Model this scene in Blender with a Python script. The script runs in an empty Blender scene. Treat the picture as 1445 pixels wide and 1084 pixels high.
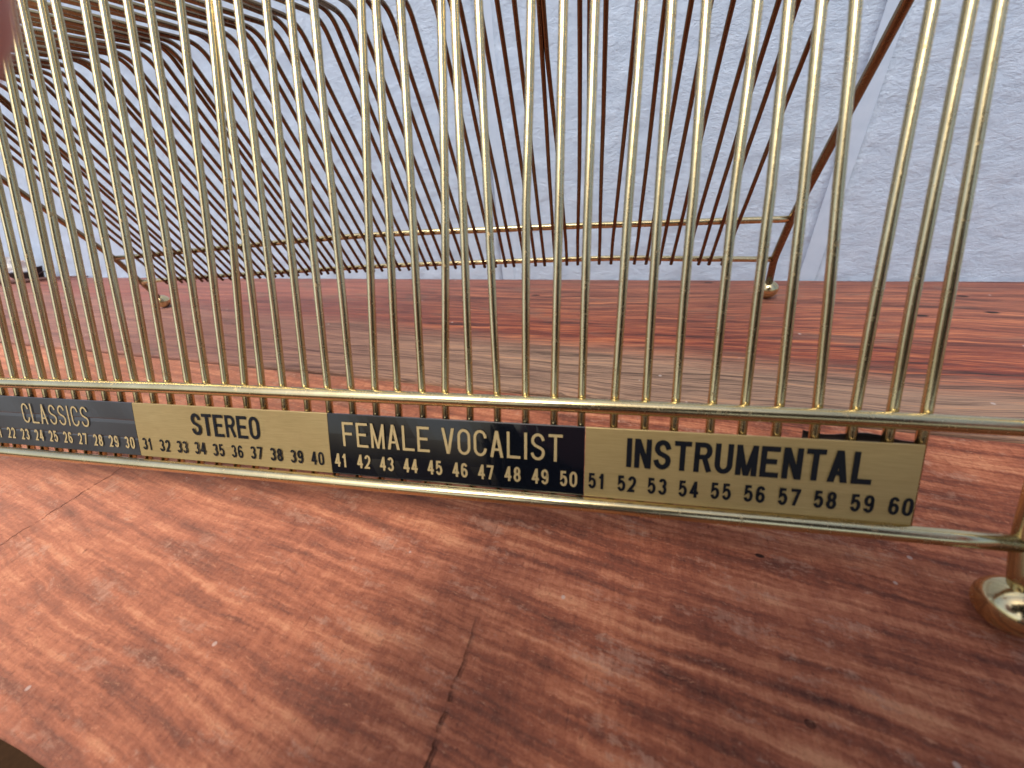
import bpy, bmesh, math, random
from mathutils import Vector, Matrix, noise as mnoise
R = math.radians
S = 0.008                      # one slot of the rack (8 mm) is one working unit
scene = bpy.context.scene
col = scene.collection
rnd = random.Random(7)

# ------------------------------------------------------------------ camera
cam_d = bpy.data.cameras.new("camera"); cam = bpy.data.objects.new("camera", cam_d); col.objects.link(cam)
cr = Vector((0.97747, 0.192413, -0.086774)).normalized()
cf = Vector((-0.208855, 0.82222, -0.529466)).normalized()
cu = cr.cross(cf).normalized()
CAM = Vector((50.281, -9.262, 13.66))
m = Matrix((( cr.x, cu.x, -cf.x, CAM.x*S), (cr.y, cu.y, -cf.y, CAM.y*S), (cr.z, cu.z, -cf.z, CAM.z*S), (0, 0, 0, 1)))
cam.matrix_world = m
cam_d.sensor_width = 36; cam_d.lens = 527.835/1445*36
cam_d.clip_start = 0.002; cam_d.clip_end = 500
cam_d.dof.use_dof = True; cam_d.dof.focus_distance = 0.17; cam_d.dof.aperture_fstop = 13.5
scene.camera = cam

# ------------------------------------------------------------------ world, sun, exposure
SUN_EL, SUN_AZ = 58, 205        # azimuth clockwise from +Y
w = bpy.data.worlds.new("World"); scene.world = w; w.use_nodes = True
nt = w.node_tree; nt.nodes.clear()
out = nt.nodes.new('ShaderNodeOutputWorld'); bg = nt.nodes.new('ShaderNodeBackground'); sky = nt.nodes.new('ShaderNodeTexSky')
sky.sky_type = 'NISHITA'; sky.sun_disc = False; sky.sun_elevation = R(SUN_EL); sky.sun_rotation = R(SUN_AZ)
sky.air_density = 1.0; sky.dust_density = 4.0; sky.ozone_density = 1.0
bg.inputs[1].default_value = 0.14
nt.links.new(sky.outputs[0], bg.inputs[0]); nt.links.new(bg.outputs[0], out.inputs[0])
sd = bpy.data.lights.new("sun", 'SUN'); sd.energy = 1.6; sd.angle = R(20); sd.color = (1, .95, .86)
so = bpy.data.objects.new("sun", sd); col.objects.link(so)
sv = Vector((math.sin(R(SUN_AZ))*math.cos(R(SUN_EL)), math.cos(R(SUN_AZ))*math.cos(R(SUN_EL)), math.sin(R(SUN_EL))))
so.rotation_euler = sv.to_track_quat('Z', 'Y').to_euler()
scene.view_settings.view_transform = 'Standard'; scene.view_settings.look = 'None'
scene.view_settings.gamma = 1; scene.view_settings.exposure = 0.5

# ------------------------------------------------------------------ helpers
def link(o, parent=None):
    col.objects.link(o)
    if parent: o.parent = parent
    return o
def empty(name, label, cat, loc=(0, 0, 0), rotz=0, kind=None, group=None):
    o = bpy.data.objects.new(name, None); o.empty_display_size = .01
    o.location = Vector(loc)*S; o.rotation_euler = (0, 0, rotz); col.objects.link(o)
    o['label'] = label; o['category'] = cat
    if kind: o['kind'] = kind
    if group: o['group'] = group
    return o
def mesh_obj(name, verts, faces, mat, parent=None, smooth=True, scale=S):
    me = bpy.data.meshes.new(name)
    me.from_pydata([tuple(Vector(v)*scale) for v in verts], [], faces)
    me.materials.append(mat)
    me.polygons.foreach_set('use_smooth', [smooth]*len(me.polygons)); me.update()
    return link(bpy.data.objects.new(name, me), parent)
def from_bm(name, bm, mat, parent=None, smooth=False):
    bmesh.ops.scale(bm, vec=(S, S, S), verts=bm.verts)
    bmesh.ops.recalc_face_normals(bm, faces=bm.faces)
    me = bpy.data.meshes.new(name); bm.to_mesh(me); bm.free(); me.materials.append(mat)
    me.polygons.foreach_set('use_smooth', [smooth]*len(me.polygons)); me.update()
    return link(bpy.data.objects.new(name, me), parent)
def smooth_path(pts, sub=6):
    """Catmull-Rom through the points"""
    P = [Vector(p) for p in pts]; o = []
    for i in range(len(P)-1):
        a = P[i-1] if i else P[0]*2-P[1]; b = P[i]; c = P[i+1]; d = P[i+2] if i+2 < len(P) else P[-1]*2-P[-2]
        for k in range(sub):
            t = k/sub
            o.append(.5*((2*b)+(c-a)*t+(2*a-5*b+4*c-d)*t*t+(3*b-a-3*c+d)*t**3))
    o.append(P[-1]); return o
def fillet(P, rad, n=7):
    """round the inner corners of a polyline; rad = {index: radius}"""
    P = [Vector(p) for p in P]; o = []
    for i, p in enumerate(P):
        if i in rad:
            a = (P[i-1]-p).normalized(); b = (P[i+1]-p).normalized()
            r = min(rad[i], (P[i-1]-p).length*.5, (P[i+1]-p).length*.5)
            s, e = p+a*r, p+b*r
            for k in range(n+1):
                t = k/n; o.append(s*(1-t)**2+p*2*t*(1-t)+e*t*t)
        else: o.append(p)
    return o
def tube(path, r, sides=12, V=None, F=None, cap=True, taper=None):
    V = [] if V is None else V; F = [] if F is None else F
    P = [Vector(p) for p in path]; b0 = len(V)
    t = (P[1]-P[0]).normalized(); up = Vector((1, 0, 0)) if abs(t.x) < .8 else Vector((0, 0, 1))
    n = (up-t*up.dot(t)).normalized()
    for i, p in enumerate(P):
        t2 = ((P[min(i+1, len(P)-1)]-P[max(i-1, 0)])).normalized()
        n = (n-t2*n.dot(t2)).normalized(); bb = t2.cross(n)
        rr = r if taper is None else taper(i/(len(P)-1))*r
        for k in range(sides):
            a = 2*math.pi*k/sides; V.append(p+(n*math.cos(a)+bb*math.sin(a))*rr)
    for i in range(len(P)-1):
        for k in range(sides):
            a = b0+i*sides+k; c = b0+i*sides+(k+1) % sides
            F.append((a, c, c+sides, a+sides))
    if cap:
        F.append(tuple(b0+k for k in reversed(range(sides))))
        F.append(tuple(b0+(len(P)-1)*sides+k for k in range(sides)))
    return V, F
def lerp_tab(tab, x, j):
    """interpolate component j of a polyline given as [x,y,z] rows, extended linearly"""
    for i in range(len(tab)-1):
        if x <= tab[i+1][0] or i == len(tab)-2:
            a, b = tab[i], tab[i+1]; t = (x-a[0])/(b[0]-a[0])
            t = max(-.6 if i == 0 else -9, t)
            return a[j]+(b[j]-a[j])*t

# ------------------------------------------------------------------ materials
class N:
    def __init__(s, name):
        s.m = bpy.data.materials.new(name); s.m.use_nodes = True; s.t = s.m.node_tree; s.t.nodes.clear()
        s.out = s.t.nodes.new('ShaderNodeOutputMaterial'); s.b = s.t.nodes.new('ShaderNodeBsdfPrincipled')
        s.t.links.new(s.b.outputs[0], s.out.inputs[0])
        s.tc = s.t.nodes.new('ShaderNodeTexCoord'); s.P = s.map(s.tc.outputs['Object'], (1/S,)*3)
    def node(s, k, **kw):
        n = s.t.nodes.new(k)
        for a, v in kw.items(): setattr(n, a, v)
        return n
    def set(s, sock, v):
        if isinstance(v, bpy.types.NodeSocket): s.t.links.new(v, sock)
        elif v is not None: sock.default_value = v
    def map(s, v, scale=(1, 1, 1), loc=(0, 0, 0), rot=(0, 0, 0)):
        n = s.node('ShaderNodeMapping'); s.set(n.inputs['Vector'], v)
        n.inputs['Scale'].default_value = scale; n.inputs['Location'].default_value = loc; n.inputs['Rotation'].default_value = rot
        return n.outputs[0]
    def noise(s, v, scale=1, detail=4, rough=.5, dist=0):
        n = s.node('ShaderNodeTexNoise'); s.set(n.inputs['Vector'], v)
        n.inputs['Scale'].default_value = scale; n.inputs['Detail'].default_value = detail
        n.inputs['Roughness'].default_value = rough; n.inputs['Distortion'].default_value = dist
        return n.outputs['Fac']
    def math(s, op, a, b=0, c=0, clamp=False):
        n = s.node('ShaderNodeMath', operation=op, use_clamp=clamp)
        s.set(n.inputs[0], a); s.set(n.inputs[1], b); s.set(n.inputs[2], c); return n.outputs[0]
    def ramp(s, v, stops, interp='LINEAR'):
        n = s.node('ShaderNodeValToRGB'); s.set(n.inputs[0], v); cr_ = n.color_ramp; cr_.interpolation = interp
        while len(cr_.elements) < len(stops): cr_.elements.new(.5)
        for e, (p, c) in zip(cr_.elements, stops):
            e.position = p; e.color = (c, c, c, 1) if isinstance(c, (int, float)) else (*c, 1)
        return n.outputs[0]
    def mix(s, f, a, b, mode='MIX'):
        n = s.node('ShaderNodeMix', data_type='RGBA', blend_type=mode); s.set(n.inputs[0], f)
        for k, v in ((6, a), (7, b)):
            if isinstance(v, tuple) and len(v) == 3: v = (*v, 1)
            s.set(n.inputs[k], v)
        return n.outputs[2]
    def sep(s, v):
        n = s.node('ShaderNodeSeparateXYZ'); s.set(n.inputs[0], v); return n.outputs
    def comb(s, x, y, z):
        n = s.node('ShaderNodeCombineXYZ'); s.set(n.inputs[0], x); s.set(n.inputs[1], y); s.set(n.inputs[2], z); return n.outputs[0]
    def bump(s, h, strength=.5, dist=.001, prev=None):
        n = s.node('ShaderNodeBump'); s.set(n.inputs['Height'], h); n.inputs['Strength'].default_value = strength
        n.inputs['Distance'].default_value = dist
        if prev: s.set(n.inputs['Normal'], prev)
        return n.outputs[0]
    def fin(s, base=None, rough=None, metal=None, normal=None, spec=None, coat=None):
        I = s.b.inputs
        if base is not None: s.set(I['Base Color'], (*base, 1) if isinstance(base, tuple) else base)
        if rough is not None: s.set(I['Roughness'], rough)
        if metal is not None: s.set(I['Metallic'], metal)
        if normal is not None: s.set(I['Normal'], normal)
        if spec is not None: s.set(I['Specular IOR Level'], spec)
        if coat is not None: s.set(I['Coat Weight'], coat)
        return s.m

def mat_brass(name, tarn=.35, rough=.17, patina_shade=0):
    n = N(name)
    big = n.noise(n.P, .55, 4, .6); fine = n.noise(n.P, 7, 5, .65)
    spots = n.ramp(n.noise(n.P, 3.2, 4, .7), [(.60, 0), (.70, 1)])
    c = n.mix(n.ramp(big, [(.35, 0), (.7, 1)]), (.68, .58, .335), (.56, .46, .25))
    c = n.mix(n.math('MULTIPLY', spots, tarn), c, (.34, .20, .09))
    c = n.mix(n.math('MULTIPLY', n.ramp(fine, [(.62, 0), (.72, 1)]), tarn*.7), c, (.20, .16, .10))
    if patina_shade:  # browner towards the rear: tarnish plus dark reflections painted into the colour
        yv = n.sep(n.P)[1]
        pf = n.ramp(n.math('ADD', n.math('MULTIPLY', yv, .1), n.math('MULTIPLY_ADD', big, .3, .24)), [(0, 0), (.72, patina_shade)])
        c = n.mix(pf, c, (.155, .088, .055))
    r = n.math('ADD', rough, n.math('MULTIPLY', spots, .22)); r = n.math('ADD', r, n.math('MULTIPLY', fine, .08))
    nb_ = n.bump(n.noise(n.P, 1.3, 3, .6), .12, .0006); nb_ = n.bump(fine, .05, .0001, nb_)
    return n.fin(c, r, 1.0, nb_)
BRASS = mat_brass('brass_rail', .25, .19)
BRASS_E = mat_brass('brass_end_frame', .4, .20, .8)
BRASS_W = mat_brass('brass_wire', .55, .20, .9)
BRASS_F = mat_brass('brass_foot', .75, .13)

def mat_front_plank():
    n = N('stained_wood_saw_marked')
    x, y, z = n.sep(n.P)
    warp = n.noise(n.map(n.P, (.05, .10, 1)), 1, 3, .6)
    # grain bends slowly away from the plank edge
    yy = n.math('ADD', y, n.math('MULTIPLY', n.math('SUBTRACT', warp, .5), 1.5))
    yy = n.math('ADD', yy, n.math('MULTIPLY', x, .085))
    jag = n.noise(n.map(n.P, (2.6, .9, 1)), 1, 5, .8)
    yy = n.math('ADD', yy, n.math('MULTIPLY', n.math('SUBTRACT', jag, .5), .30))
    q = n.comb(x, yy, z)
    band = n.noise(n.map(q, (.13, 1.7, 1)), 1, 4, .6)
    thin = n.noise(n.map(q, (.40, 5.5, 1), (4, 2, 0)), 1, 6, .75)
    fib = n.noise(n.map(q, (.55, 13, 1), (1, 8, 0)), 1, 4, .65)
    blot = n.noise(n.map(n.P, (.40, .5, 1)), 1, 7, .72)
    brush = n.noise(n.map(n.P, (3.4, .55, 1), rot=(0, 0, .12)), 1, 6, .75)
    v = n.math('ADD', n.math('MULTIPLY', band, .40), n.math('MULTIPLY', thin, .20))
    v = n.math('ADD', v, n.math('MULTIPLY', fib, .08))
    v = n.math('ADD', v, n.math('MULTIPLY', blot, .20)); v = n.math('ADD', v, n.math('MULTIPLY', brush, .12))
    c = n.ramp(v, [(.39, (.085, .034, .024)), (.44, (.20, .074, .047)), (.485, (.32, .112, .062)), (.53, (.49, .190, .102)), (.59, (.70, .36, .20))])
    # redder towards the right; glare on the left painted in, paler and pinker
    xr = n.ramp(n.math('MULTIPLY_ADD', x, .022, -.3), [(.1, 1), (.85, 0)])
    pale = n.mix(n.math('MULTIPLY', xr, .38), c, (.64, .36, .25))
    worn = n.ramp(n.noise(n.map(q, (.34, .9, 1), (3, 9, 0)), 1, 7, .8), [(.555, 0), (.60, 1)])
    pale = n.mix(n.math('MULTIPLY', worn, .45), pale, n.ramp(brush, [(.4, (.40, .22, .15)), (.6, (.62, .44, .33))]))
    sc2 = n.ramp(n.noise(n.map(n.P, (.8, 1.4, 1), (13, 2, 0)), 1, 7, .8), [(.64, 0), (.70, .25)])
    pale = n.mix(sc2, pale, (.48, .38, .33))
    g_ = n.noise(n.P, 5.5, 8, .85)
    pale = n.mix(n.ramp(g_, [(.36, .55), (.48, 0)]), pale, n.mix(1.0, pale, (.48, .42, .40), 'MULTIPLY'))
    pale = n.mix(n.ramp(g_, [(.55, 0), (.68, .35)]), pale, (.74, .46, .32))
    # fine dark pores and ticks
    tick = n.noise(n.map(n.P, (5.5, 1.4, 1), rot=(0, 0, -.25)), 1, 5, .75)
    tk = n.ramp(tick, [(.33, 1), (.39, 0)])
    pale = n.mix(n.math('MULTIPLY', tk, .5), pale, (.08, .03, .025))
    pit = n.ramp(n.noise(n.map(n.P, (9, 5, 1), rot=(0, 0, .12)), 1, 3, .8), [(.30, 1), (.36, 0)])
    pale = n.mix(n.math('MULTIPLY', pit, .55), pale, (.06, .025, .02))
    gl = n.ramp(n.noise(n.map(q, (1.5, 9, 1), (2, 2, 0)), 1, 4, .8), [(.60, 0), (.68, .6)])
    pale = n.mix(gl, pale, (.72, .40, .24))
    # hairline cracks running across the plank
    def crack(x0, y0, y1, wd, amp):
        cx = n.math('SUBTRACT', x, n.math('MULTIPLY_ADD', n.noise(n.comb(0.0, y, float(x0)), .9, 4, .6), amp, x0-amp*.5))
        dd = n.math('ABSOLUTE', n.math('ADD', cx, n.math('MULTIPLY', n.math('SUBTRACT', n.noise(n.comb(0.0, y, 9.0), 6, 4, .8), .5), .12)))
        mk = n.ramp(n.math('DIVIDE', dd, wd), [(.25, 1), (1, 0)])
        lo = n.ramp(n.math('SUBTRACT', y, y0), [(0, 0), (.3, 1)]); hi = n.ramp(n.math('MULTIPLY', n.math('SUBTRACT', y1, y), .35), [(0, 0), (1, 1)])
        br = n.ramp(n.noise(n.comb(float(x0), y, 3.0), 2.2, 4, .7), [(.40, .15), (.55, 1)])
        return n.math('MULTIPLY', n.math('MULTIPLY', mk, br), n.math('MULTIPLY', lo, hi))
    ck = crack(46.75, -5.2, 2.4, .085, .55)
    ck2 = crack(23.4, -3.0, 6.0, .06, .9)
    ck3 = crack(36.3, -5.2, -3.6, .05, .5)
    ck = n.math('MAXIMUM', ck, n.math('MULTIPLY', ck2, .7)); ck = n.math('MAXIMUM', ck, n.math('MULTIPLY', ck3, .3))
    pale = n.mix(n.math('MULTIPLY', ck, .45), pale, (.05, .02, .018))
    # knots / nail holes
    def spot(px, py, rx, ry):
        a = n.math('DIVIDE', n.math('SUBTRACT', x, px), rx); b = n.math('DIVIDE', n.math('SUBTRACT', y, py), ry)
        return n.ramp(n.math('ADD', n.math('MULTIPLY', a, a), n.math('MULTIPLY', b, b)), [(.5, 1), (1, 0)])
    sp = n.math('MAXIMUM', spot(HOLE[0], HOLE[1], .16, .085), n.math('MULTIPLY', spot(HOLE2[0], HOLE2[1], .14, .10), .55))
    pale = n.mix(n.math('MULTIPLY', sp, .9), pale, (.02, .008, .006))
    # dried white specks
    vo = n.node('ShaderNodeTexVoronoi'); n.set(vo.inputs['Vector'], n.P); vo.inputs['Scale'].default_value = .55
    fl = n.ramp(vo.outputs['Distance'], [(.035, 1), (.05, 0)])
    pale = n.mix(n.math('MULTIPLY', fl, .7), pale, (.62, .55, .5))
    h = n.math('ADD', n.math('MULTIPLY', band, .8), n.math('MULTIPLY', thin, .5))
    nb_ = n.bump(h, .45, .0011)
    nb_ = n.bump(n.noise(n.map(n.P, (5, 2.2, 1), rot=(0, 0, -.25)), 1, 7, .75), .55, .0005, nb_)
    nb_ = n.bump(n.math('MULTIPLY', n.math('MAXIMUM', ck, sp), -1), 1, .0012, nb_)
    pale = n.mix(1.0, pale, (.97, .83, .77), 'MULTIPLY')
    return n.fin(pale, n.ramp(v, [(.3, .7), (.7, .85)]), 0, nb_, .22)

def mat_back_plank():
    n = N('stained_wood_weathered')
    x, y, z = n.sep(n.P)
    w1 = n.noise(n.map(n.P, (.035, .10, 1)), 1, 4, .55)
    yy = n.math('ADD', y, n.math('MULTIPLY', n.math('SUBTRACT', w1, .5), 4))
    q = n.comb(x, yy, z)
    band = n.noise(n.map(q, (.05, 1.3, 1)), 1, 5, .65)
    mid = n.noise(n.map(q, (.10, 4.5, 1), (3, 7, 0)), 1, 6, .7)
    fine = n.noise(n.map(q, (.30, 15, 1), (9, 1, 0)), 1, 5, .7)
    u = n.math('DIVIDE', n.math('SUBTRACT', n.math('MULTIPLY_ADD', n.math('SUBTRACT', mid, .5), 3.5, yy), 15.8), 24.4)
    red = n.ramp(n.math('MULTIPLY_ADD', x, .004, u), [(.42, 0), (.55, 1), (.80, .85), (1, .75)])
    s_ = n.math('ADD', n.math('MULTIPLY', band, .30), n.math('ADD', n.math('MULTIPLY', mid, .40), n.math('MULTIPLY', fine, .30)))
    grey = n.ramp(s_, [(.41, (.06, .042, .034)), (.46, (.23, .160, .115)), (.50, (.40, .285, .205)), (.55, (.52, .37, .26)), (.62, (.78, .44, .22))])
    redc = n.ramp(s_, [(.42, (.05, .020, .017)), (.46, (.15, .045, .034)), (.50, (.29, .075, .048)), (.54, (.50, .16, .075)), (.60, (.80, .34, .15))])
    c = n.mix(red, grey, redc)
    # dull mauve towards the wall, pale pink towards the left end
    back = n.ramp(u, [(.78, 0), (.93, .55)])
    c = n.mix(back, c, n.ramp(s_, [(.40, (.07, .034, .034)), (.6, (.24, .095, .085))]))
    left = n.ramp(n.math('MULTIPLY_ADD', x, .02, 0), [(.30, .7), (.86, 0)])
    c = n.mix(left, c, n.ramp(s_, [(.40, (.17, .075, .065)), (.5, (.30, .135, .12)), (.6, (.40, .19, .16))]))
    bl = n.ramp(n.noise(n.map(n.P, (.10, .35, 1), (5, 1, 0)), 1, 7, .75), [(.54, 0), (.64, .65)])
    c = n.mix(bl, c, n.ramp(s_, [(.42, (.13, .085, .07)), (.6, (.36, .24, .18))]))
    ds = n.ramp(n.noise(n.map(n.P, (1.0, 4.5, 1)), 1, 6, .85), [(.29, 1), (.34, 0)])
    c = n.mix(n.math('MULTIPLY', ds, .85), c, (.02, .012, .012))
    wob = n.math('MULTIPLY', n.math('SUBTRACT', n.noise(n.P, 3, 4, .7), .5), 1.2)
    for px, py in PITS:
        a = n.math('DIVIDE', n.math('SUBTRACT', x, px), .55); b = n.math('DIVIDE', n.math('SUBTRACT', y, py), .26)
        rr = n.math('ADD', n.math('ADD', n.math('MULTIPLY', a, a), n.math('MULTIPLY', b, b)), wob)
        c = n.mix(n.ramp(rr, [(.45, .95), (.9, 0)]), c, (.015, .009, .008))
    vo = n.node('ShaderNodeTexVoronoi'); n.set(vo.inputs['Vector'], n.P); vo.inputs['Scale'].default_value = .4
    c = n.mix(n.math('MULTIPLY', n.ramp(vo.outputs['Distance'], [(.03, 1), (.05, 0)]), .8), c, (.7, .68, .66))
    nb_ = n.bump(s_, .8, .0012); nb_ = n.bump(n.noise(n.map(n.P, (2, 9, 1)), 1, 6, .8), .6, .0005, nb_)
    c = n.mix(1.0, c, (.86, .74, .68), 'MULTIPLY')
    return n.fin(c, n.ramp(mid, [(.3, .5), (.7, .75)]), 0, nb_, .35)

def mat_wall(name, rough_face=True):
    n = N(name)
    lump = n.noise(n.map(n.P, (.55, .55, .85)), 1, 6, .62, .4)
    fine = n.noise(n.map(n.P, (2.0, 2, 3.6), rot=(0, .5, 0)), 1, 6, .7, .5)
    c = n.mix(n.ramp(lump, [(.3, 0), (.7, 1)]), (.415, .52, .665), (.49, .595, .74))
    if rough_face:
        c = n.mix(n.math('MULTIPLY', n.ramp(fine, [(.30, 1), (.38, 0)]), .45), c, (.36, .36, .42))
        nb_ = n.bump(lump, .38, .0026); nb_ = n.bump(fine, .65, .0012, nb_)
    else:
        st = n.noise(n.map(n.P, (7, 7, .25)), 1, 4, .6)
        nb_ = n.bump(st, .12, .0008); c = n.mix(n.ramp(st, [(.3, 0), (.7, .5)]), c, (.49, .575, .70))
    return n.fin(c, .5, 0, nb_, .4)

def mat_plain(name, colr, rough=.5, metal=0, spec=.5, bump_s=0, bump_scale=2, var=.0):
    n = N(name); nb_ = None; c = colr
    if var:
        c = n.mix(n.ramp(n.noise(n.P, .8, 5, .65), [(.3, 0), (.7, var)]), colr, tuple(v*.6 for v in colr))
    if bump_s: nb_ = n.bump(n.noise(n.P, bump_scale, 5, .6), bump_s, .0006)
    return n.fin(c, rough, metal, nb_, spec)

# ------------------------------------------------------------------ ground far below the bench
TH = -math.atan2(.1049, .9945)          # bench and wall are turned a little against the rack
def loc2(x, y):                          # world -> bench coordinates
    c_, s_ = math.cos(-TH), math.sin(-TH); return (x*c_-y*s_, x*s_+y*c_)
HOLE = loc2(56.63, .61); HOLE2 = loc2(56.27, -4.37); PITS = [loc2(75.17, 23.66), loc2(79.92, 24.13), loc2(80.41, 27.73), loc2(62.0, 33.0), loc2(8.0, 29.0), loc2(44, 30)]
GZ = -95
V = [(-9000, -9000, GZ), (9000, -9000, GZ), (9000, 9000, GZ), (-9000, 9000, GZ)]
g = mesh_obj('ground', V, [(0, 1, 2, 3)], mat_plain('ground_soil', (.05, .024, .010), .95, spec=.1, bump_s=.6, bump_scale=.3, var=.8), smooth=False)
g['label'] = 'dark brown ground far below the bench'; g['kind'] = 'structure'

# ------------------------------------------------------------------ bench: two stained planks
bench = empty('wooden_bench', 'red-brown stained wooden bench of two wide planks under the wire rack', 'bench', (0, 0, 0), TH)
def plank(x0, x1, y0, y1, thick, mat, seed, name='plank', label=None, edge=.18):
    nx, ny = 260, 26
    V, F = [], []
    ys = [y0, y0+edge*.35, y0+edge] + [y0+edge+(y1-y0-2*edge)*k/ny for k in range(1, ny)] + [y1-edge, y1-edge*.35, y1]
    def drop(y):
        dd = min(y-y0, y1-y)
        return 0 if dd >= edge-1e-6 else (edge if dd <= 1e-6 else edge*.3)
    rows = []
    for i in range(nx+1):
        x = x0+(x1-x0)*i/nx; r = []
        for y in ys:
            yy = y
            if abs(y-y0) < edge+.01 or abs(y-y1) < edge+.01: yy += .04*(mnoise.noise(Vector((x*.35, seed, y > (y0+y1)/2)))) + .04*mnoise.noise(Vector((x*1.9, seed+3, 0)))
            z = -drop(y) + .03*(mnoise.noise(Vector((x*.12, y*.25, seed))))-.015
            r.append(len(V)); V.append((x, yy, min(z, 0)))
        rows.append(r)
    bot = []
    for i in range(nx+1):
        x = x0+(x1-x0)*i/nx; bot.append((len(V), len(V)+1)); V.append((x, y0+.02, -thick)); V.append((x, y1-.02, -thick))
    for i in range(nx):
        for j in range(len(ys)-1): F.append((rows[i][j], rows[i+1][j], rows[i+1][j+1], rows[i][j+1]))
        F.append((bot[i][0], bot[i+1][0], rows[i+1][0], rows[i][0]))
        F.append((rows[i][-1], rows[i+1][-1], bot[i+1][1], bot[i][1]))
        F.append((bot[i][1], bot[i+1][1], bot[i+1][0], bot[i][0]))
    F.append(tuple([bot[0][0]]+rows[0]+[bot[0][1]])); F.append(tuple([bot[-1][1]]+rows[-1][::-1]+[bot[-1][0]]))
    o = mesh_obj(name, V, F, mat, bench)
    if label: o['label'] = label
    return o
plank(-150, 150, -5.15, 15.60, 4.6, mat_front_plank(), 1.3, label='salmon red front plank with dark saw marks')
plank(-150, 150, 15.95, 40.15, 4.6, mat_back_plank(), 5.1, label='weathered grey and red back plank against the wall')
SUPW = mat_plain('support_wood', (.10, .05, .03), .8, var=.6)
for xx in (-110, 10, 120):
    bm = bmesh.new(); bmesh.ops.create_cube(bm, size=1, matrix=Matrix.Translation((xx, 19, -49.6)) @ Matrix.Diagonal((9, 36, 88, 1)))
    bmesh.ops.bevel(bm, geom=bm.edges[:], offset=.3, segments=2, affect='EDGES'); from_bm('support', bm, SUPW, bench)

# ------------------------------------------------------------------ wall: rough boards with smooth grooves
wall = empty('siding_wall', 'pale blue-white painted rough wall with smooth vertical grooves behind the bench', 'wall', (0, 0, 0), TH)
WF = mat_wall('wall_rough_paint'); WS = mat_wall('wall_smooth_groove', False)
gx = [-190, -120, 35.6, 67.2, 98, 160, 230]; gw = 1.5; WY = 40.28; WB, WT = -40, 220
def siding(xa, xb):
    nx = max(2, int((xb-xa)/.7)); zs = [WB, -6]+[ -1+.7*k for k in range(66)]+[60, 90, WT]
    if xb < -20 or xa > 100: nx = max(2, nx//5); zs = [WB, -1, 10, 20, 30, 45, 90, WT]
    V, F = [], []; nz = len(zs)
    for i in range(nx+1):
        x = xa+(xb-xa)*i/nx; e = 1 if 0 < i < nx else 0
        for z in zs:
            h = e*(.16*mnoise.noise(Vector((x*.5, z*.75, 3.1)))+.09*mnoise.noise(Vector((x*1.2, z*1.5, 7))))
            V.append((x, WY-.05-h*.9-(.0 if e else -.0), z))
    for i in range(nx):
        for j in range(nz-1): a = i*nz+j; F.append((a, a+nz, a+nz+1, a+1))
    b = len(V)
    V += [(xa, WY+.3, WB), (xa, WY+.3, WT), (xb, WY+.3, WB), (xb, WY+.3, WT)]
    F.append(tuple([b]+[j for j in range(nz)]+[b+1])); F.append(tuple([b+3]+[nx*nz+j for j in reversed(range(nz))]+[b+2]))
    F.append((b, b+1, b+3, b+2)); F.append((b, b+2, nx*nz, 0)); F.append((nz-1, (nx+1)*nz-1, b+3, b+1))
    mesh_obj('siding_board', V, F, WF, wall)
for a, b_ in zip(gx[:-1], gx[1:]): siding(a+gw/2, b_-gw/2)
bm = bmesh.new()
bmesh.ops.create_cube(bm, size=1, matrix=Matrix.Translation(((gx[0]+gx[-1])/2, WY+.48, (WB+WT)/2)) @ Matrix.Diagonal((gx[-1]-gx[0], .9, WT-WB, 1)))
from_bm('groove_backing', bm, WS, wall)

# measured lean and position of the wires and rails, in slots
FR = {60: [60.02, 60.01, 59.97, 59.89, 59.85], 59: [59.16, 59.16, 59.24, 59.29, 59.34], 58: [58.19, 58.2, 58.37, 58.51, 58.61], 57: [57.2, 57.19, 56.95, 56.73, 56.58], 56: [56.14, 56.13, 56.06, 55.97, 55.91], 55: [55.14, 55.14, 55.24, 55.16, 55.17], 54: [54.16, 54.17, 54.28, 54.44, 54.53], 53: [53.05, 53.05, 53.11, 53.11, 53.12], 52: [52.09, 52.1, 52.13, 52.17, 52.2], 51: [51.07, 51.07, 51.24, 51.4, 51.51], 50: [49.95, 49.95, 49.99, 50.03, 50.05], 49: [48.98, 48.98, 49.06, 49.1, 49.14], 48: [47.94, 47.94, 47.97, 48.12, 48.18], 47: [46.88, 46.87, 46.66, 46.45, 46.32], 46: [45.8, 45.8, 45.75, 45.65, 45.6], 45: [44.81, 44.82, 45.08, 45.18, 45.29], 44: [43.88, 43.87, 43.85, 43.81, 43.79], 43: [42.83, 42.83, 42.9, 42.91, 42.93], 42: [41.84, 41.85, 42.1, 42.33, 42.49], 41: [40.79, 40.78, 40.68, 40.58, 40.51], 40: [39.71, 39.7, 39.64, 39.66, 39.65], 39: [38.66, 38.66, 38.64, 38.67, 38.69], 38: [37.55, 37.55, 37.55, 37.53, 37.52], 37: [36.48, 36.48, 36.58, 36.61, 36.63], 36: [35.58, 35.6, 35.98, 36.2, 36.37], 35: [34.59, 34.59, 34.79, 34.92, 35.02], 34: [33.54, 33.55, 33.59, 33.57, 33.56], 33: [32.52, 32.52, 32.56, 32.55, 32.54], 32: [31.36, 31.36, 31.46, 31.4, 31.35], 31: [30.38, 30.38, 30.42, 30.42, 30.43], 30: [29.39, 29.38, 29.18, 29.03, 28.92], 29: [28.38, 28.38, 28.34, 28.25, 28.18], 28: [27.4, 27.39, 27.34, 27.22, 27.13], 27: [26.41, 26.41, 26.32, 26.4, 26.48], 26: [25.4, 25.4, 25.49, 25.57, 25.62], 25: [24.34, 24.34, 24.31, 24.28, 24.26], 24: [23.38, 23.38, 23.34, 23.31, 23.29]}
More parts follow.
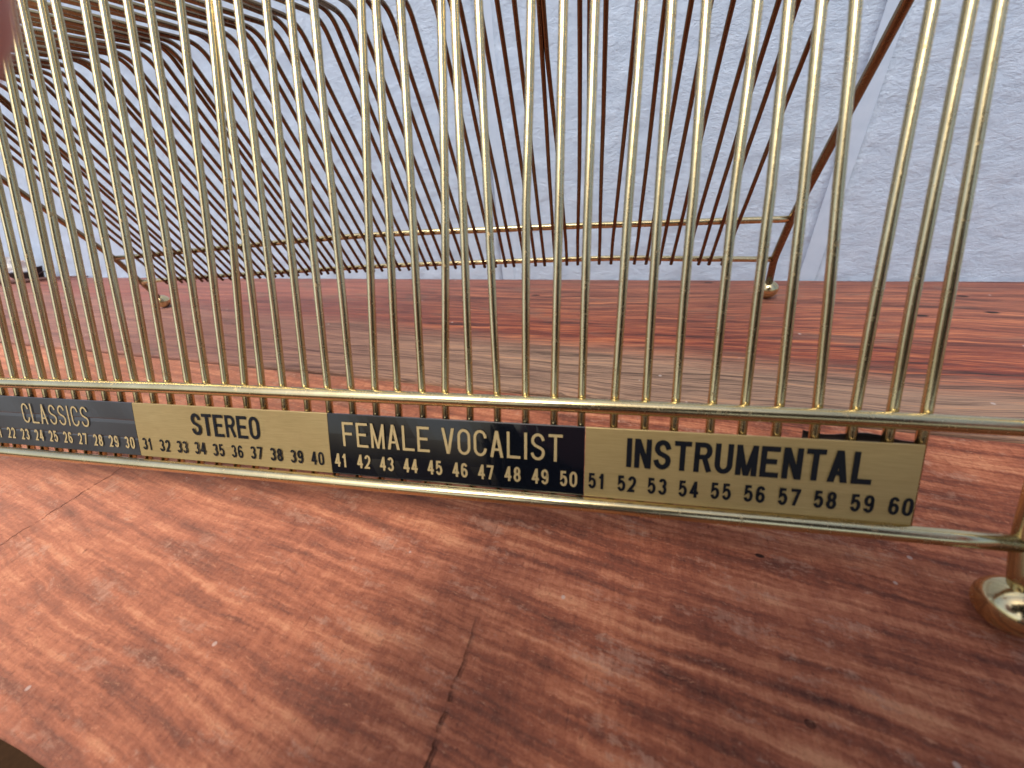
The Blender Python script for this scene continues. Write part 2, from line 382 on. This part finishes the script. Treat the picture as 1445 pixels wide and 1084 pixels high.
BK = {59: [59.89, 59.87, 59.81, 59.78, 59.76], 58: [59.07, 59.0, 58.92, 58.88, 58.86], 56: [56.77, 56.79, 56.75, 56.71, 56.71], 55: [55.78, 55.77, 55.71, 55.66, 55.64], 53: [53.65, 53.68, 53.56, 53.42, 53.38], 51: [51.62, 51.64, 51.8, 51.95, 52.01], 50: [50.6, 50.57, 50.5, 50.43, 50.37], 48: [48.66, 48.7, 48.9, 49.03, 49.04], 47: [47.68, 47.69, 47.48, 47.17, 47.09], 45: [45.63, 45.62, 45.59, 45.57, 45.56], 44: [44.78], 42: [42.7], 41: [41.88], 39: [39.82], 38: [38.73], 36: [36.85], 34: [34.75], 33: [33.89], 31: [31.87], 30: [30.83], 26: [26.96], 25: [25.88], 18: [19.81], 16: [17.49], 15: [16.61], 13: [14.49], 12: [13.53], 10: [11.48], 8: [9.48], 7: [8.27], 5: [6.09], 4: [5.25], 2: [3.01], 1: [2.14], -1: [-0.18]}
UFR = [[20.984, 1.36, 5.943], [31.951, 1.395, 6.027], [39.23, 1.393, 6.022], [46.916, 1.391, 6.018], [51.347, 1.387, 6.007], [58.039, 1.372, 5.972], [62.03, 1.346, 5.908]]
LFR = [[19.664, -0.056, 2.517], [38.801, -0.021, 2.602], [51.506, 0.002, 2.658], [62.669, 0.022, 2.707]]
LBK = [[-4.767, 26.79, 3.598], [-0.869, 26.601, 3.992], [26.603, 26.279, 4.665], [40.921, 26.274, 4.675], [51.605, 26.317, 4.586], [58.695, 26.492, 4.219], [64.993, 26.648, 3.894]]
UBK = [[-3.81, 25.143, 7.037], [26.174, 24.705, 7.951], [41.633, 24.76, 7.836], [48.692, 24.807, 7.737], [58.911, 24.928, 7.485], [64.858, 25.0, 7.335]]
# ------------------------------------------------------------------ the rack
rack = empty('record_rack', 'brass wire record rack with numbered music label strip standing on the red planks', 'record rack', (30, 13, 0))
RO = Vector((30, 13, 0))
def rk(name, V, F, mat, parent=None, smooth=True):
    p = parent or rack
    return mesh_obj(name, [Vector(v)-RO for v in V], F, mat, p, smooth)
A_, H1 = .414, 2.654
B_, D_, H1B = .479, 26.4, 4.412
ZT = 21.2; RW = .145; RR = .255; RL = .29
yf = lambda z, o=.39: A_*(z-H1)+o
yb = lambda z, o=.42: D_-B_*(z-H1B)-o
def tab(t, z, zs):
    for i in range(len(zs)-1):
        if z <= zs[i+1] or i == len(zs)-2:
            u = (z-zs[i])/(zs[i+1]-zs[i]); return t[i]+(t[i+1]-t[i])*max(0, min(1.1, u))
fk = sorted(BK); 
for k in range(-1, 61):
    if k in FR: f = FR[k]
    else:
        b0 = k-.62+(k-24)*.018+rnd.uniform(-.12, .12); tl = rnd.uniform(-.28, .28); f = [b0, b0, b0+tl*.35, b0+tl*.75, b0+tl]
    if k in BK: b = BK[k]
    else:
        lo = max([q for q in fk if q < k], default=None); hi = min([q for q in fk if q > k], default=None)
        if lo is None: off = BK[hi][0]-hi
        elif hi is None: off = BK[lo][0]-lo
        else: off = ((BK[lo][0]-lo)*(hi-k)+(BK[hi][0]-hi)*(k-lo))/(hi-lo)
        b = [k+off+rnd.uniform(-.06, .06)]
    if len(b) == 1:
        tl = rnd.uniform(-.35, .35); b = [b[0], b[0]+tl*.1, b[0]+tl*.4, b[0]+tl*.75, b[0]+tl]
    zl = lerp_tab(LFR, f[0], 2)-.1; dzf = lerp_tab(UFR, f[0], 2)-6.0
    bend_f = A_*(0); zt = ZT+rnd.uniform(-.12, .12)
    pts = []
    ZF = (2.6, 6.2, 12, 17, 20.5)
    for z in (zl, 6, 9, 12, 15, 18): pts.append((tab(f, z, ZF)+(rnd.uniform(-.02, .02) if z > 7 else 0), yf(z), z))
    pts.append((f[4]+(f[4]-f[3])*.3, yf(zt+.55), zt+.55)); i1 = len(pts)-1
    pts.append((b[4], yb(zt), zt+rnd.uniform(-.08, .08)))
    zb = lerp_tab(LBK, b[0], 2)
    ZB = (3.0, 6.5, 12, 17, 20.5)
    for z in (18, 15, 12, 9, 6.5, zb-.42): pts.append((tab(b, z, ZB)+(rnd.uniform(-.02, .02) if z > 7 else 0), yb(z)+ (0), z))
    path = fillet(pts, {i1: 1.4, i1+1: .95})
    # smooth the straight legs a little
    V, F = tube(path, RW, 12)
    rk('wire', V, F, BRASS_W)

def rail(pts, r, name='rail'):
    V, F = tube(smooth_path(pts, 6), r, 20); return rk(name, V, F, BRASS)
FX0, FX1 = -4.6, 62.69
def ext(t, x0, x1, inner):
    y0, z0 = lerp_tab(t, t[0][0]+.001, 1), lerp_tab(t, t[0][0]+.001, 2)
    o = [[x0, y0, z0-.05]] if x0 < t[0][0]-1 else []
    o += [list(p) for p in t if p[0] < x1-.6]
    o.append([x1, t[-1][1], t[-1][2]]); return o
rail(ext(UFR, FX0, 62.5, 0), RR); rail(ext(LFR, FX0, 62.69, 0), RR)
rail([[-4.0, *UBK[0][1:]]]+UBK[1:-1]+[[64.75, *UBK[-1][1:]]], RR)
rail([[-4.7, *LBK[0][1:]]]+LBK[1:-1]+[[65.0, *LBK[-1][1:]]], RR*.92)

def foot(c, parent):
    V, F = [], []; nu, nv = 28, 18; r = .86
    for j in range(nv+1):
        th = math.pi*j/nv
        for i in range(nu):
            a = 2*math.pi*i/nu; V.append((c[0]+r*math.sin(th)*math.cos(a), c[1]+r*math.sin(th)*math.sin(a), .80+.80*math.cos(th)))
    for j in range(nv):
        for i in range(nu):
            k = (i+1) % nu; F.append((j*nu+i, (j+1)*nu+i, (j+1)*nu+k, j*nu+k))
    o = mesh_obj('ball_foot', [Vector(v)-RO for v in V], F, BRASS_F, parent)
def end_frame(pts, feet, side):
    V, F = tube(fillet(pts, {i: (2.2 if abs(p[2]-ZT) < .6 else .8) for i, p in enumerate(pts) if 0 < i < len(pts)-1}, 8), RL, 20)
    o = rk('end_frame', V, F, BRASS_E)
    for c in feet: foot(c, o)
zt = ZT+.25
end_frame([(62.83, -.70, 1.2), (62.68, .36*0+.02, 2.68), (62.75, 1.4, 6.0), (63.2, 5.2, 15), (63.6, 7.8, zt), (64.85, 18.2, zt), (64.9, 19.7, 18.3), (64.76, 25.0, 7.34), (65.0, 26.65, 3.89), (65.72, 28.05, 1.1)],
          [(62.83, -.72), (65.75, 28.12)], 1)
end_frame([(-4.7, -.70, 1.2), (-4.65, .02, 2.68), (-4.7, 1.4, 6.0), (-4.9, 5.2, 15), (-5.0, 7.8, zt), (-5.3, 18.2, zt), (-5.1, 21.0, 15.6), (-3.98, 25.16, 7.0), (-4.62, 26.74, 3.7), (-5.15, 28.05, 1.1)],
          [(-4.7, -.72), (-5.19, 28.12)], -1)

# ------------------------------------------------------------------ label strip
def mat_gold_plate():
    n = N('label_gold'); h = n.noise(n.map(n.P, (1.2, 30, 30)), 1, 4, .6); b2 = n.noise(n.P, 1.1, 5, .7)
    c = n.mix(n.ramp(h, [(.35, 0), (.65, 1)]), (.335, .245, .098), (.40, .295, .125))
    c = n.mix(n.ramp(b2, [(.60, 0), (.75, .35)]), c, (.26, .18, .08))
    return n.fin(c, n.math('MULTIPLY_ADD', b2, .2, .34), .4, n.bump(h, .12, .0001), .5)
GOLDP = mat_gold_plate()
BLACKP = mat_plain('label_black', (.004, .005, .008), .06, 0, .55, .02, .4)
GOLDI = mat_plain('print_gold', (.55, .42, .20), .45, .5)
BLACKI = mat_plain('print_black', (.005, .006, .009), .4, 0, .2)
def arc(cx, cy, rx, ry, a0, a1, n=12):
    return [(cx+rx*math.cos(R(a0+(a1-a0)*k/n)), cy+ry*math.sin(R(a0+(a1-a0)*k/n))) for k in range(n+1)]
# glyphs: strokes in a cell of width 1 and height 1 (width is scaled when set)
G = {
 'A': [[(0, 0), (.5, 1), (1, 0)], [(.19, .3), (.81, .3)]],
 'C': [arc(.5, .72, .5, .28, 10, 180)+arc(.5, .28, .5, .28, 180, 350)],
 'E': [[(1, 1), (0, 1), (0, 0), (1, 0)], [(0, .52), (.82, .52)]],
 'F': [[(1, 1), (0, 1), (0, 0)], [(0, .52), (.82, .52)]],
 'I': [[(.5, 0), (.5, 1)]],
 'L': [[(0, 1), (0, 0), (1, 0)]],
 'M': [[(0, 0), (0, 1), (.5, .18), (1, 1), (1, 0)]],
 'N': [[(0, 0), (0, 1), (1, 0), (1, 1)]],
 'O': [arc(.5, .72, .5, .28, 0, 180)+arc(.5, .28, .5, .28, 180, 360)+[(1, .72)]],
 'R': [[(0, 0), (0, 1), (.55, 1)]+arc(.6, .76, .4, .24, 90, -90, 10)+[(.1, .52)], [(.6, .5), (.97, .03)]],
 'S': [arc(.5, .75, .47, .25, 15, 200, 12)+[(.24, .56), (.76, .45)]+arc(.5, .26, .5, .26, 30, -165, 12)],
 'T': [[(0, 1), (1, 1)], [(.5, 1), (.5, 0)]],
 'U': [[(0, 1), (0, .28)]+arc(.5, .28, .5, .28, 180, 360)+[(1, 1)]],
 'V': [[(0, 1), (.5, 0), (1, 1)]],
 '0': [arc(.5, .70, .5, .30, 0, 180)+arc(.5, .30, .5, .30, 180, 360)+[(1, .70)]],
 '1': [[(.62, 0), (.62, 1)], [(.18, .80), (.56, .97)]],
 '2': [arc(.5, .72, .48, .28, 170, -20, 10)+[(.82, .45), (0, 0), (1, 0)]],
 '3': [arc(.48, .76, .46, .24, 160, -80, 10), arc(.48, .27, .5, .27, 85, -165, 12)],
 '4': [[(.74, 0), (.74, 1)], [(.66, .98), (.02, .27)], [(.02, .27), (1, .27)]],
 '5': [[(.92, 1), (.12, 1), (.06, .54)]+arc(.48, .33, .5, .33, 125, -160, 12)],
 '6': [arc(.5, .72, .46, .28, 20, 180, 8)+[(.0, .3)]+arc(.5, .29, .48, .29, 180, 520, 16)],
 '7': [[(0, 1), (1, 1)], [(.98, .98), (.38, .03)]],
 '8': [arc(.5, .75, .42, .25, -90, 270, 16), arc(.5, .26, .49, .26, 90, 450, 16)],
 '9': [arc(.5, .71, .48, .29, 0, 360, 16)+[(.98, .7)]+arc(.5, .28, .48, .28, 0, -160, 8)],
}
def stroke(V, F, pts, w_, lift, cap=1):
    P = [Vector((p[0], p[1])) for p in pts]
    Q = [P[0]]
    for p in P[1:]:
        if (p-Q[-1]).length > 1e-4: Q.append(p)
    P = Q
    if cap:
        if (P[0]-P[-1]).length > w_*.5:
            P[0] = P[0]-(P[1]-P[0]).normalized()*w_*.48*cap; P[-1] = P[-1]+(P[-1]-P[-2]).normalized()*w_*.48*cap
    d0 = (P[1]-P[0]).normalized(); d1 = (P[-1]-P[-2]).normalized()
    b = len(V)
    for i, p in enumerate(P):
        if i == 0: t = d0; k = 1
        elif i == len(P)-1: t = d1; k = 1
        else:
            a = (p-P[i-1]).normalized(); c = (P[i+1]-p).normalized(); t = (a+c)
            t = t.normalized() if t.length > .05 else a; k = 1/max(.42, abs(t.dot(a)))
        n_ = Vector((-t.y, t.x))*w_*.5*k
        V.append((p.x+n_.x, p.y+n_.y, lift)); V.append((p.x-n_.x, p.y-n_.y, lift))
    for i in range(len(P)-1):
        a = b+2*i; F.append((a+1, a+3, a+2, a))
DIAG = {'N': [(0, 0), (0, 1), (1, 1)], 'M': [(0, 0), (0, .5), (1, .5), (1, 1)], 'A': [(.5, 0), (.5, 1)], 'V': [(0, .5), (1, .5)]}
DW = {'N': 1.1, 'M': .95}
def set_text(V, F, txt, x0, x1, y0, h, w_, gap, space=.5, narrow={'I': .06, '1': .62}):
    """set txt between x0 and x1 with stroke width w_; letters share one width"""
    units = sum(space if c == ' ' else narrow.get(c, 1.22 if c == 'M' and len(txt) > 2 else 1) for c in txt)
    n_g = len(txt)-1; gap += w_
    lw = (x1-x0-w_-n_g*gap)/units; x = x0+w_/2; q = 0
    for c in txt:
        k = space if c == ' ' else narrow.get(c, 1.22 if c == 'M' and len(txt) > 2 else 1)
        if c in DIAG:
            dw = w_*DW.get(c, 1.12)
            for xt, xb in DIAG[c]:
                # slanted stems with level ends
                W_ = lw*k+w_; q += 1; b = len(V); wt = dw if xt != xb else w_
                a0 = x-w_/2+xt*(W_-wt); a1 = x-w_/2+xb*(W_-wt)
                V += [(a0, y0+h, .004*(q % 5)), (a0+wt, y0+h, .004*(q % 5)), (a1+wt, y0, .004*(q % 5)), (a1, y0, .004*(q % 5))]
                F.append((b+3, b+2, b+1, b))
            if c == 'A': stroke(V, F, [(x+.16*lw, y0+h*.30), (x+.84*lw, y0+h*.30)], w_*.85, .018, 0)
        elif c != ' ':
            for s_ in G[c]:
                q += 1
                if c == 'I': pts = [(x+lw*k/2, y0+w_*.5*0+p[1]*h) for p in s_]
                else: pts = [(x+p[0]*lw*k, y0+w_/2+p[1]*(h-w_)) for p in s_]
                if c in 'TLEFNMURIHAV147' and len(s_) <= 4:
                    # let straight stems reach the full height
                    pts = [(px, y0 if abs(py-(y0+w_/2)) < 1e-6 and False else py) for px, py in pts]
                stroke(V, F, pts, w_, .004*(q % 5), 0 if c in 'I023568' or c == '9' else 1)
        x += lw*k+gap
al = math.atan(A_); sa, ca = math.sin(al), math.cos(al)
def on_label(V, base=.0):
    # (x, t, lift) -> world; the plates lean back with the wires
    o = []
    for x, t, l in V:
        y, z = yf(2.82, .39-RW-.075)+t*sa, 2.82+t*ca
        o.append((x, y-(base+l)*ca, z+(base+l)*sa))
    return o
PH = 2.40/ca
def plate(xa, xb, mat, lab, crease=0):
    V = []; F = []; n = 24; e = .03
    for i in range(n+1):
        x = xa+(xb-xa)*i/n; bow = .02*math.sin(x*1.3)
        for t, l in ((0, 0), (0, .05), (.03, .07), (PH*.30, .07+bow), (PH*.33, .07+bow-crease), (PH*.345, .07+bow+crease*.4), (PH*.60, .07+bow+crease*.3), (PH*.665, .07+bow-crease), (PH*.68, .07+bow+crease*.4), (PH-.03, .07), (PH, .05), (PH, 0)): V.append((x, t, l-.02))
    for i in range(n):
        for j in range(12):
            a = i*12+j; b = i*12+(j+1) % 12; F.append((a, a+12, b+12, b))
    F.append(tuple(range(11, -1, -1))); F.append(tuple(n*12+j for j in range(12)))
    o = rk('label_plate', on_label(V), [f[::-1] for f in F], mat, smooth=False); o['label'] = lab; return o
def writing(name, V, F, mat, parent):
    return rk(name, on_label(V, .078), F, mat, parent, smooth=False)
def numbers(k0, cx0, pitch, w_, wid):
    V, F = [], []
    for i in range(10):
        s_ = str(k0+i); c = cx0+i*pitch
        if s_[1] == '1': a, b2 = c-wid/2, c+wid/2-.06
        else: a, b2 = c-wid/2, c+wid/2
        y0 = .34+rnd.uniform(-.01, .01)
        lw = (wid-.075)/2; gp = .075
        for j, ch in enumerate(s_):
            xa = a+j*(lw+gp); 
            set_text(V, F, ch, xa, xa+(lw if ch != '1' else lw*.8), y0, .585, w_, 0, narrow={})
    return V, F
TB = 1.255; TH_ = 1.02
BLACKD = mat_plain('label_black_dull', (.012, .013, .017), .34, 0, 1.0, .02, .4)
p1 = plate(18.95, 29.33, BLACKD, 'black glossy plate lettered CLASSICS, leftmost of the four in view', .012)
V, F = [], []; set_text(V, F, 'CLASSICS', 21.9, 26.45, TB, TH_, .085, .16); writing('lettering', V, F, GOLDI, p1)
V, F = numbers(21, 19.72, 1.01, .085, .60); writing('numbers', V, F, GOLDI, p1)
p2 = plate(29.35, 39.75, GOLDP, 'gold plate lettered STEREO in dark letters')
V, F = [], []; set_text(V, F, 'STEREO', 32.7, 36.36, TB, TH_, .145, .10); writing('lettering', V, F, BLACKI, p2)
V, F = numbers(31, 29.92, 1.022, .085, .62); writing('numbers', V, F, BLACKI, p2)
p3 = plate(39.77, 50.10, BLACKP, 'black glossy plate lettered FEMALE VOCALIST in gold')
V, F = [], []; set_text(V, F, 'FEMALE VOCALIST', 40.42, 49.33, TB, TH_, .105, .13, .35); writing('lettering', V, F, GOLDI, p3)
V, F = numbers(41, 40.26, 1.033, .088, .62); writing('numbers', V, F, GOLDI, p3)
p4 = plate(50.12, 59.96, GOLDP, 'gold plate lettered INSTRUMENTAL in bold black, rightmost')
V, F = [], []; set_text(V, F, 'INSTRUMENTAL', 51.52, 58.74, TB, TH_+.02, .168, .09, narrow={'I': .02, '1': .6}); writing('lettering', V, F, BLACKI, p4)
V, F = numbers(51, 50.57, 1.005, .095, .63); writing('numbers', V, F, BLACKI, p4)
# dark tape behind the wires at the right end of the strip
V = []; F = []
for x in [57.0+.3*i for i in range(11)]:
    for t, l in ((1.2, -.42), (2.74+.08*math.sin(x*2.7)-.12*(x-57)/3, -.42), (2.74+.08*math.sin(x*2.7)-.12*(x-57)/3, -.47), (1.2, -.47)): V.append((x, t, l))
for i in range(10):
    for j in range(4):
        a = i*4+j; b = i*4+(j+1) % 4; F.append((a, b, b+4, a+4))
F.append((0, 3, 2, 1)); F.append((40, 41, 42, 43))
rk('tape', on_label(V), F, mat_plain('dark_tape', (.045, .034, .033), .55), smooth=False)

# ------------------------------------------------------------------ white scrap by the wall
sc = empty('paper_scrap', 'bright white crumpled scrap with dark underside lying by the wall at far left', 'scrap', (-57.6, 45.0, 0))
bm = bmesh.new()
gv = []
for i in range(9):
    row = []
    for j in range(6):
        x = -6+10.5*i/8; z = 2.2+3.4*j/5*(1-.35*max(0, (i-5)/3)); y = -.9*j/5+.5*math.sin(i*1.1+j)+.2*rnd.uniform(-1, 1)
        if i == 8: z = 3.9+.25*j; x += .7*math.sin(j)
        row.append(bm.verts.new((x, y-2.2, z+.15*math.sin(i*2))))
    gv.append(row)
for i in range(8):
    for j in range(5): bm.faces.new((gv[i][j], gv[i+1][j], gv[i+1][j+1], gv[i][j+1]))
bmesh.ops.solidify(bm, geom=bm.faces[:], thickness=.12)
from_bm('white_sheet', bm, mat_plain('white_paper', (.88, .88, .86), .7, bump_s=.2), sc, smooth=False)
bm = bmesh.new()
mk = [(-6.5, -.2, .1), (.6, -.6, .1), (3.4, -1.2, 2.6), (1.2, -1.6, 1.7), (-6.2, -1.2, 1.6)]
lo = [bm.verts.new(v) for v in mk]; hi = [bm.verts.new((v[0], v[1]+1.1, v[2])) for v in mk]
bm.faces.new(lo); bm.faces.new(hi[::-1])
for i in range(5): bm.faces.new((lo[i], hi[i], hi[(i+1) % 5], lo[(i+1) % 5]))
from_bm('dark_underside', bm, mat_plain('dark_underside', (.03, .014, .012), .8), sc)
V, F = tube(smooth_path([(3, -1.4, 1.2), (5.3, -1.5, 1.8), (6.2, -1.5, 1.7)], 4), .10, 8); mesh_obj('stalk', V, F, bpy.data.materials['dark_underside'], sc)
V, F = tube(smooth_path([(-7, -2.6, .35), (0, -2.2, .4), (6, -1.2, .5), (14, -.6, .35)], 5), .42, 8, taper=lambda t: 1-.7*t); mesh_obj('twig', V, F, mat_plain('twig_bark', (.12, .055, .045), .85, var=.6), sc)

# ------------------------------------------------------------------ the photographer, mirrored in the brass, one fingertip in the corner of the view
C0 = CAM*S
def fr(a, b, c):            # metres right, up, forward of the lens
    return C0+cr*a+cu*b+cf*c
PX = C0.x+.02
person = empty('person', 'person in dark clothes bent over the rack, blurred fingertip showing in the top left corner', 'person', (PX/S, -70, GZ))
PO = Vector((PX, -70*S, GZ*S))
def skin_obj(name, chains, mat, parent, sub=2):
    """chains: lists of (point, radius or (rx, ry)); equal points are welded so the surface is continuous"""
    V, E, RD, ix = [], [], [], {}
    def vid(p, r):
        k = tuple(round(c, 5) for c in p)
        if k not in ix: ix[k] = len(V); V.append(Vector(p)-PO); RD.append(r)
        return ix[k]
    for ch in chains:
        ids = [vid(p, r) for p, r in ch]
        E.extend((a, b) for a, b in zip(ids, ids[1:]) if a != b)
    me = bpy.data.meshes.new(name); me.from_pydata([tuple(v) for v in V], E, []); me.materials.append(mat)
    o = bpy.data.objects.new(name, me); link(o, parent)
    o.modifiers.new('skin', 'SKIN').use_smooth_shade = True
    for i, r in enumerate(RD):
        r = r if isinstance(r, tuple) else (r, r)
        me.skin_vertices[0].data[i].radius = r
    me.skin_vertices[0].data[0].use_root = True
    s_ = o.modifiers.new('sub', 'SUBSURF'); s_.levels = sub; s_.render_levels = sub
    return o
SKIN = mat_plain('skin', (.66, .30, .27), .5, spec=.4, bump_s=.15, bump_scale=8)
CLOTH = mat_plain('dark_shirt_cloth', (.018, .02, .028), .9, spec=.2)
TROU = mat_plain('dark_trouser_cloth', (.02, .022, .03), .9, spec=.2)
HAIR = mat_plain('dark_hair', (.015, .01, .008), .6)
def W(x, y, z): return Vector((PX+x, y, z))
pel = W(0, -.66, .12); waist = W(0, -.63, .27); chest = W(0, -.52, .46); neckb = W(0, -.43, .60); neck = W(0, -.39, .66)
head = [(neck, .05), (W(0, -.355, .715), (.075, .085)), (W(0, -.335, .775), (.078, .095)), (W(0, -.345, .84), (.06, .075))]
shL, shR = W(-.19, -.44, .55), W(.19, -.44, .55)
elL, elR = W(-.27, -.40, .27), W(.30, -.42, .27)
wrL = fr(-.105, -.035, -.045); wrR = fr(.225, -.035, -.045)
pmL = fr(-.078, -.01, -.014); pmR = fr(.195, -.01, -.014)
# left hand: the index finger lies over the back of the phone and its tip reaches into the view
tipL = fr(-.0211, .0156, .0120)
chains = [[(pel, .13), (waist, .12), (chest, (.15, .12)), (neckb, .07)]+head,
 [(chest, (.15, .12)), (shL, .06), (elL, .045), (wrL, .027), (pmL, (.030, .016))],
 [(chest, (.15, .12)), (shR, .06), (elR, .045), (wrR, .027), (pmR, (.030, .016))],
 [(pel, .13), (W(-.10, -.66, .03), .09), (W(-.11, -.62, -.32), .06), (W(-.11, -.66, -.70), .04), (W(-.12, -.54, -.735), .03)],
 [(pel, .13), (W(.10, -.66, .03), .09), (W(.11, -.62, -.32), .06), (W(.11, -.66, -.70), .04), (W(.12, -.54, -.735), .03)],
 # left fingers
 [(pmL, (.030, .016)), (fr(-.066, .024, .004), .0095), (fr(-.044, .0225, .0130), .0088), (tipL, .0080)],
 [(pmL, (.030, .016)), (fr(-.068, .010, .006), .0090), (fr(-.052, .008, .016), .0084), (fr(-.046, .008, .0165), .0074)],
 [(pmL, (.030, .016)), (fr(-.072, -.006, .006), .0086), (fr(-.055, -.009, .015), .0080), (fr(-.049, -.010, .015), .0070)],
 [(pmL, (.030, .016)), (fr(-.076, -.022, .005), .0078), (fr(-.060, -.026, .012), .0070), (fr(-.053, -.027, .012), .0062)],
 [(pmL, (.030, .016)), (fr(-.070, .002, -.030), .0110), (fr(-.050, .008, -.027), .0098), (fr(-.036, .010, -.025), .0085)],
]
for k, up_ in enumerate((.026, .009, -.009, -.026)):
    chains.append([(pmR, (.030, .016)), (fr(.180, up_, .006), .0090-.0005*k), (fr(.164, up_-.001, .0145), .0083-.0005*k), (fr(.153, up_-.002, .0140), .0074-.0005*k)])
chains.append([(pmR, (.030, .016)), (fr(.178, .002, -.030), .0110), (fr(.160, .007, -.027), .0098), (fr(.146, .009, -.025), .0085)])
skin_obj('body', chains, SKIN, person)
fw = lambda a, b, t: a.lerp(b, t)
skin_obj('shirt', [[(W(0, -.66, .10), .15), (waist, .145), (chest, (.175, .145)), (neckb, .085)],
   [(chest, (.175, .145)), (shL, .082), (elL, .062), (fw(elL, wrL, .8), .042)], [(chest, (.175, .145)), (shR, .082), (elR, .062), (fw(elR, wrR, .8), .042)]], CLOTH, person)
skin_obj('trousers', [[(pel+Vector((0, 0, .02)), .15), (W(-.10, -.66, .03), .11), (W(-.11, -.62, -.32), .08), (W(-.11, -.66, -.68), .06)],
   [(pel+Vector((0, 0, .02)), .15), (W(.10, -.66, .03), .11), (W(.11, -.62, -.32), .08), (W(.11, -.66, -.68), .06)]], TROU, person)
skin_obj('hair', [[(W(0, -.40, .76), (.085, .07)), (W(0, -.375, .82), (.088, .09)), (W(0, -.35, .87), (.07, .075))]], HAIR, person)
# face, ears and nails as small children of the figure
def blob(name, c, rad, mat, parent, seg=10):
    V, F = [], []
    for j in range(seg+1):
        th = math.pi*j/seg
        for i in range(seg*2):
            a = math.pi*i/seg; V.append(Vector(c)+Vector((rad[0]*math.sin(th)*math.cos(a), rad[1]*math.sin(th)*math.sin(a), rad[2]*math.cos(th)))-PO)
    for j in range(seg):
        for i in range(seg*2):
            k = (i+1) % (seg*2); F.append((j*seg*2+i, (j+1)*seg*2+i, (j+1)*seg*2+k, j*seg*2+k))
    return mesh_obj(name, V, F, mat, parent, scale=1)
blob('nose', W(0, -.235, .765), (.014, .022, .024), SKIN, person)
for sx in (-1, 1):
    blob('ear', W(sx*.080, -.335, .775), (.010, .018, .032), SKIN, person)
    blob('eye', W(sx*.032, -.252, .790), (.013, .010, .010), mat_plain('eye_white', (.6, .6, .58), .2) if sx < 0 else bpy.data.materials['eye_white'], person)
blob('mouth', W(0, -.248, .728), (.026, .008, .007), mat_plain('lips', (.32, .09, .08), .5), person)
# the phone that takes the picture, its back just behind the lens
phone = empty('phone', 'dark phone held level by the photographer just behind the viewpoint', 'phone', fr(.06, 0, -.008)/S)
def rounded(wd, ht, r, n=6):
    o = []
    for cx, cy, a0 in ((wd-r, ht-r, 0), (-wd+r, ht-r, 90), (-wd+r, -ht+r, 180), (wd-r, -ht+r, 270)): o += arc(cx, cy, r, r, a0, a0+90, n)
    return o
def slab(name, wd, ht, r, d0, d1, mat, parent, cx=.06, cy=0):
    O = Vector(parent.location); lp = rounded(wd, ht, r); n = len(lp); V = [fr(cx+a, cy+b, d0)-O for a, b in lp]+[fr(cx+a, cy+b, d1)-O for a, b in lp]
    F = [tuple(range(n))[::-1], tuple(range(n, 2*n))]+[(i, (i+1) % n, n+(i+1) % n, n+i) for i in range(n)]
    return mesh_obj(name, V, F, mat, parent, smooth=False, scale=1)
PHB = mat_plain('phone_back', (.015, .016, .02), .25)
slab('case', .080, .038, .010, -.0125, -.0045, PHB, phone)
slab('camera_bump', .022, .018, .006, -.0045, -.0030, mat_plain('phone_bump', (.01, .01, .012), .15), phone, .012, -.004)
slab('screen', .077, .035, .008, -.0128, -.0125, mat_plain('phone_screen', (.01, .01, .012), .08), phone)
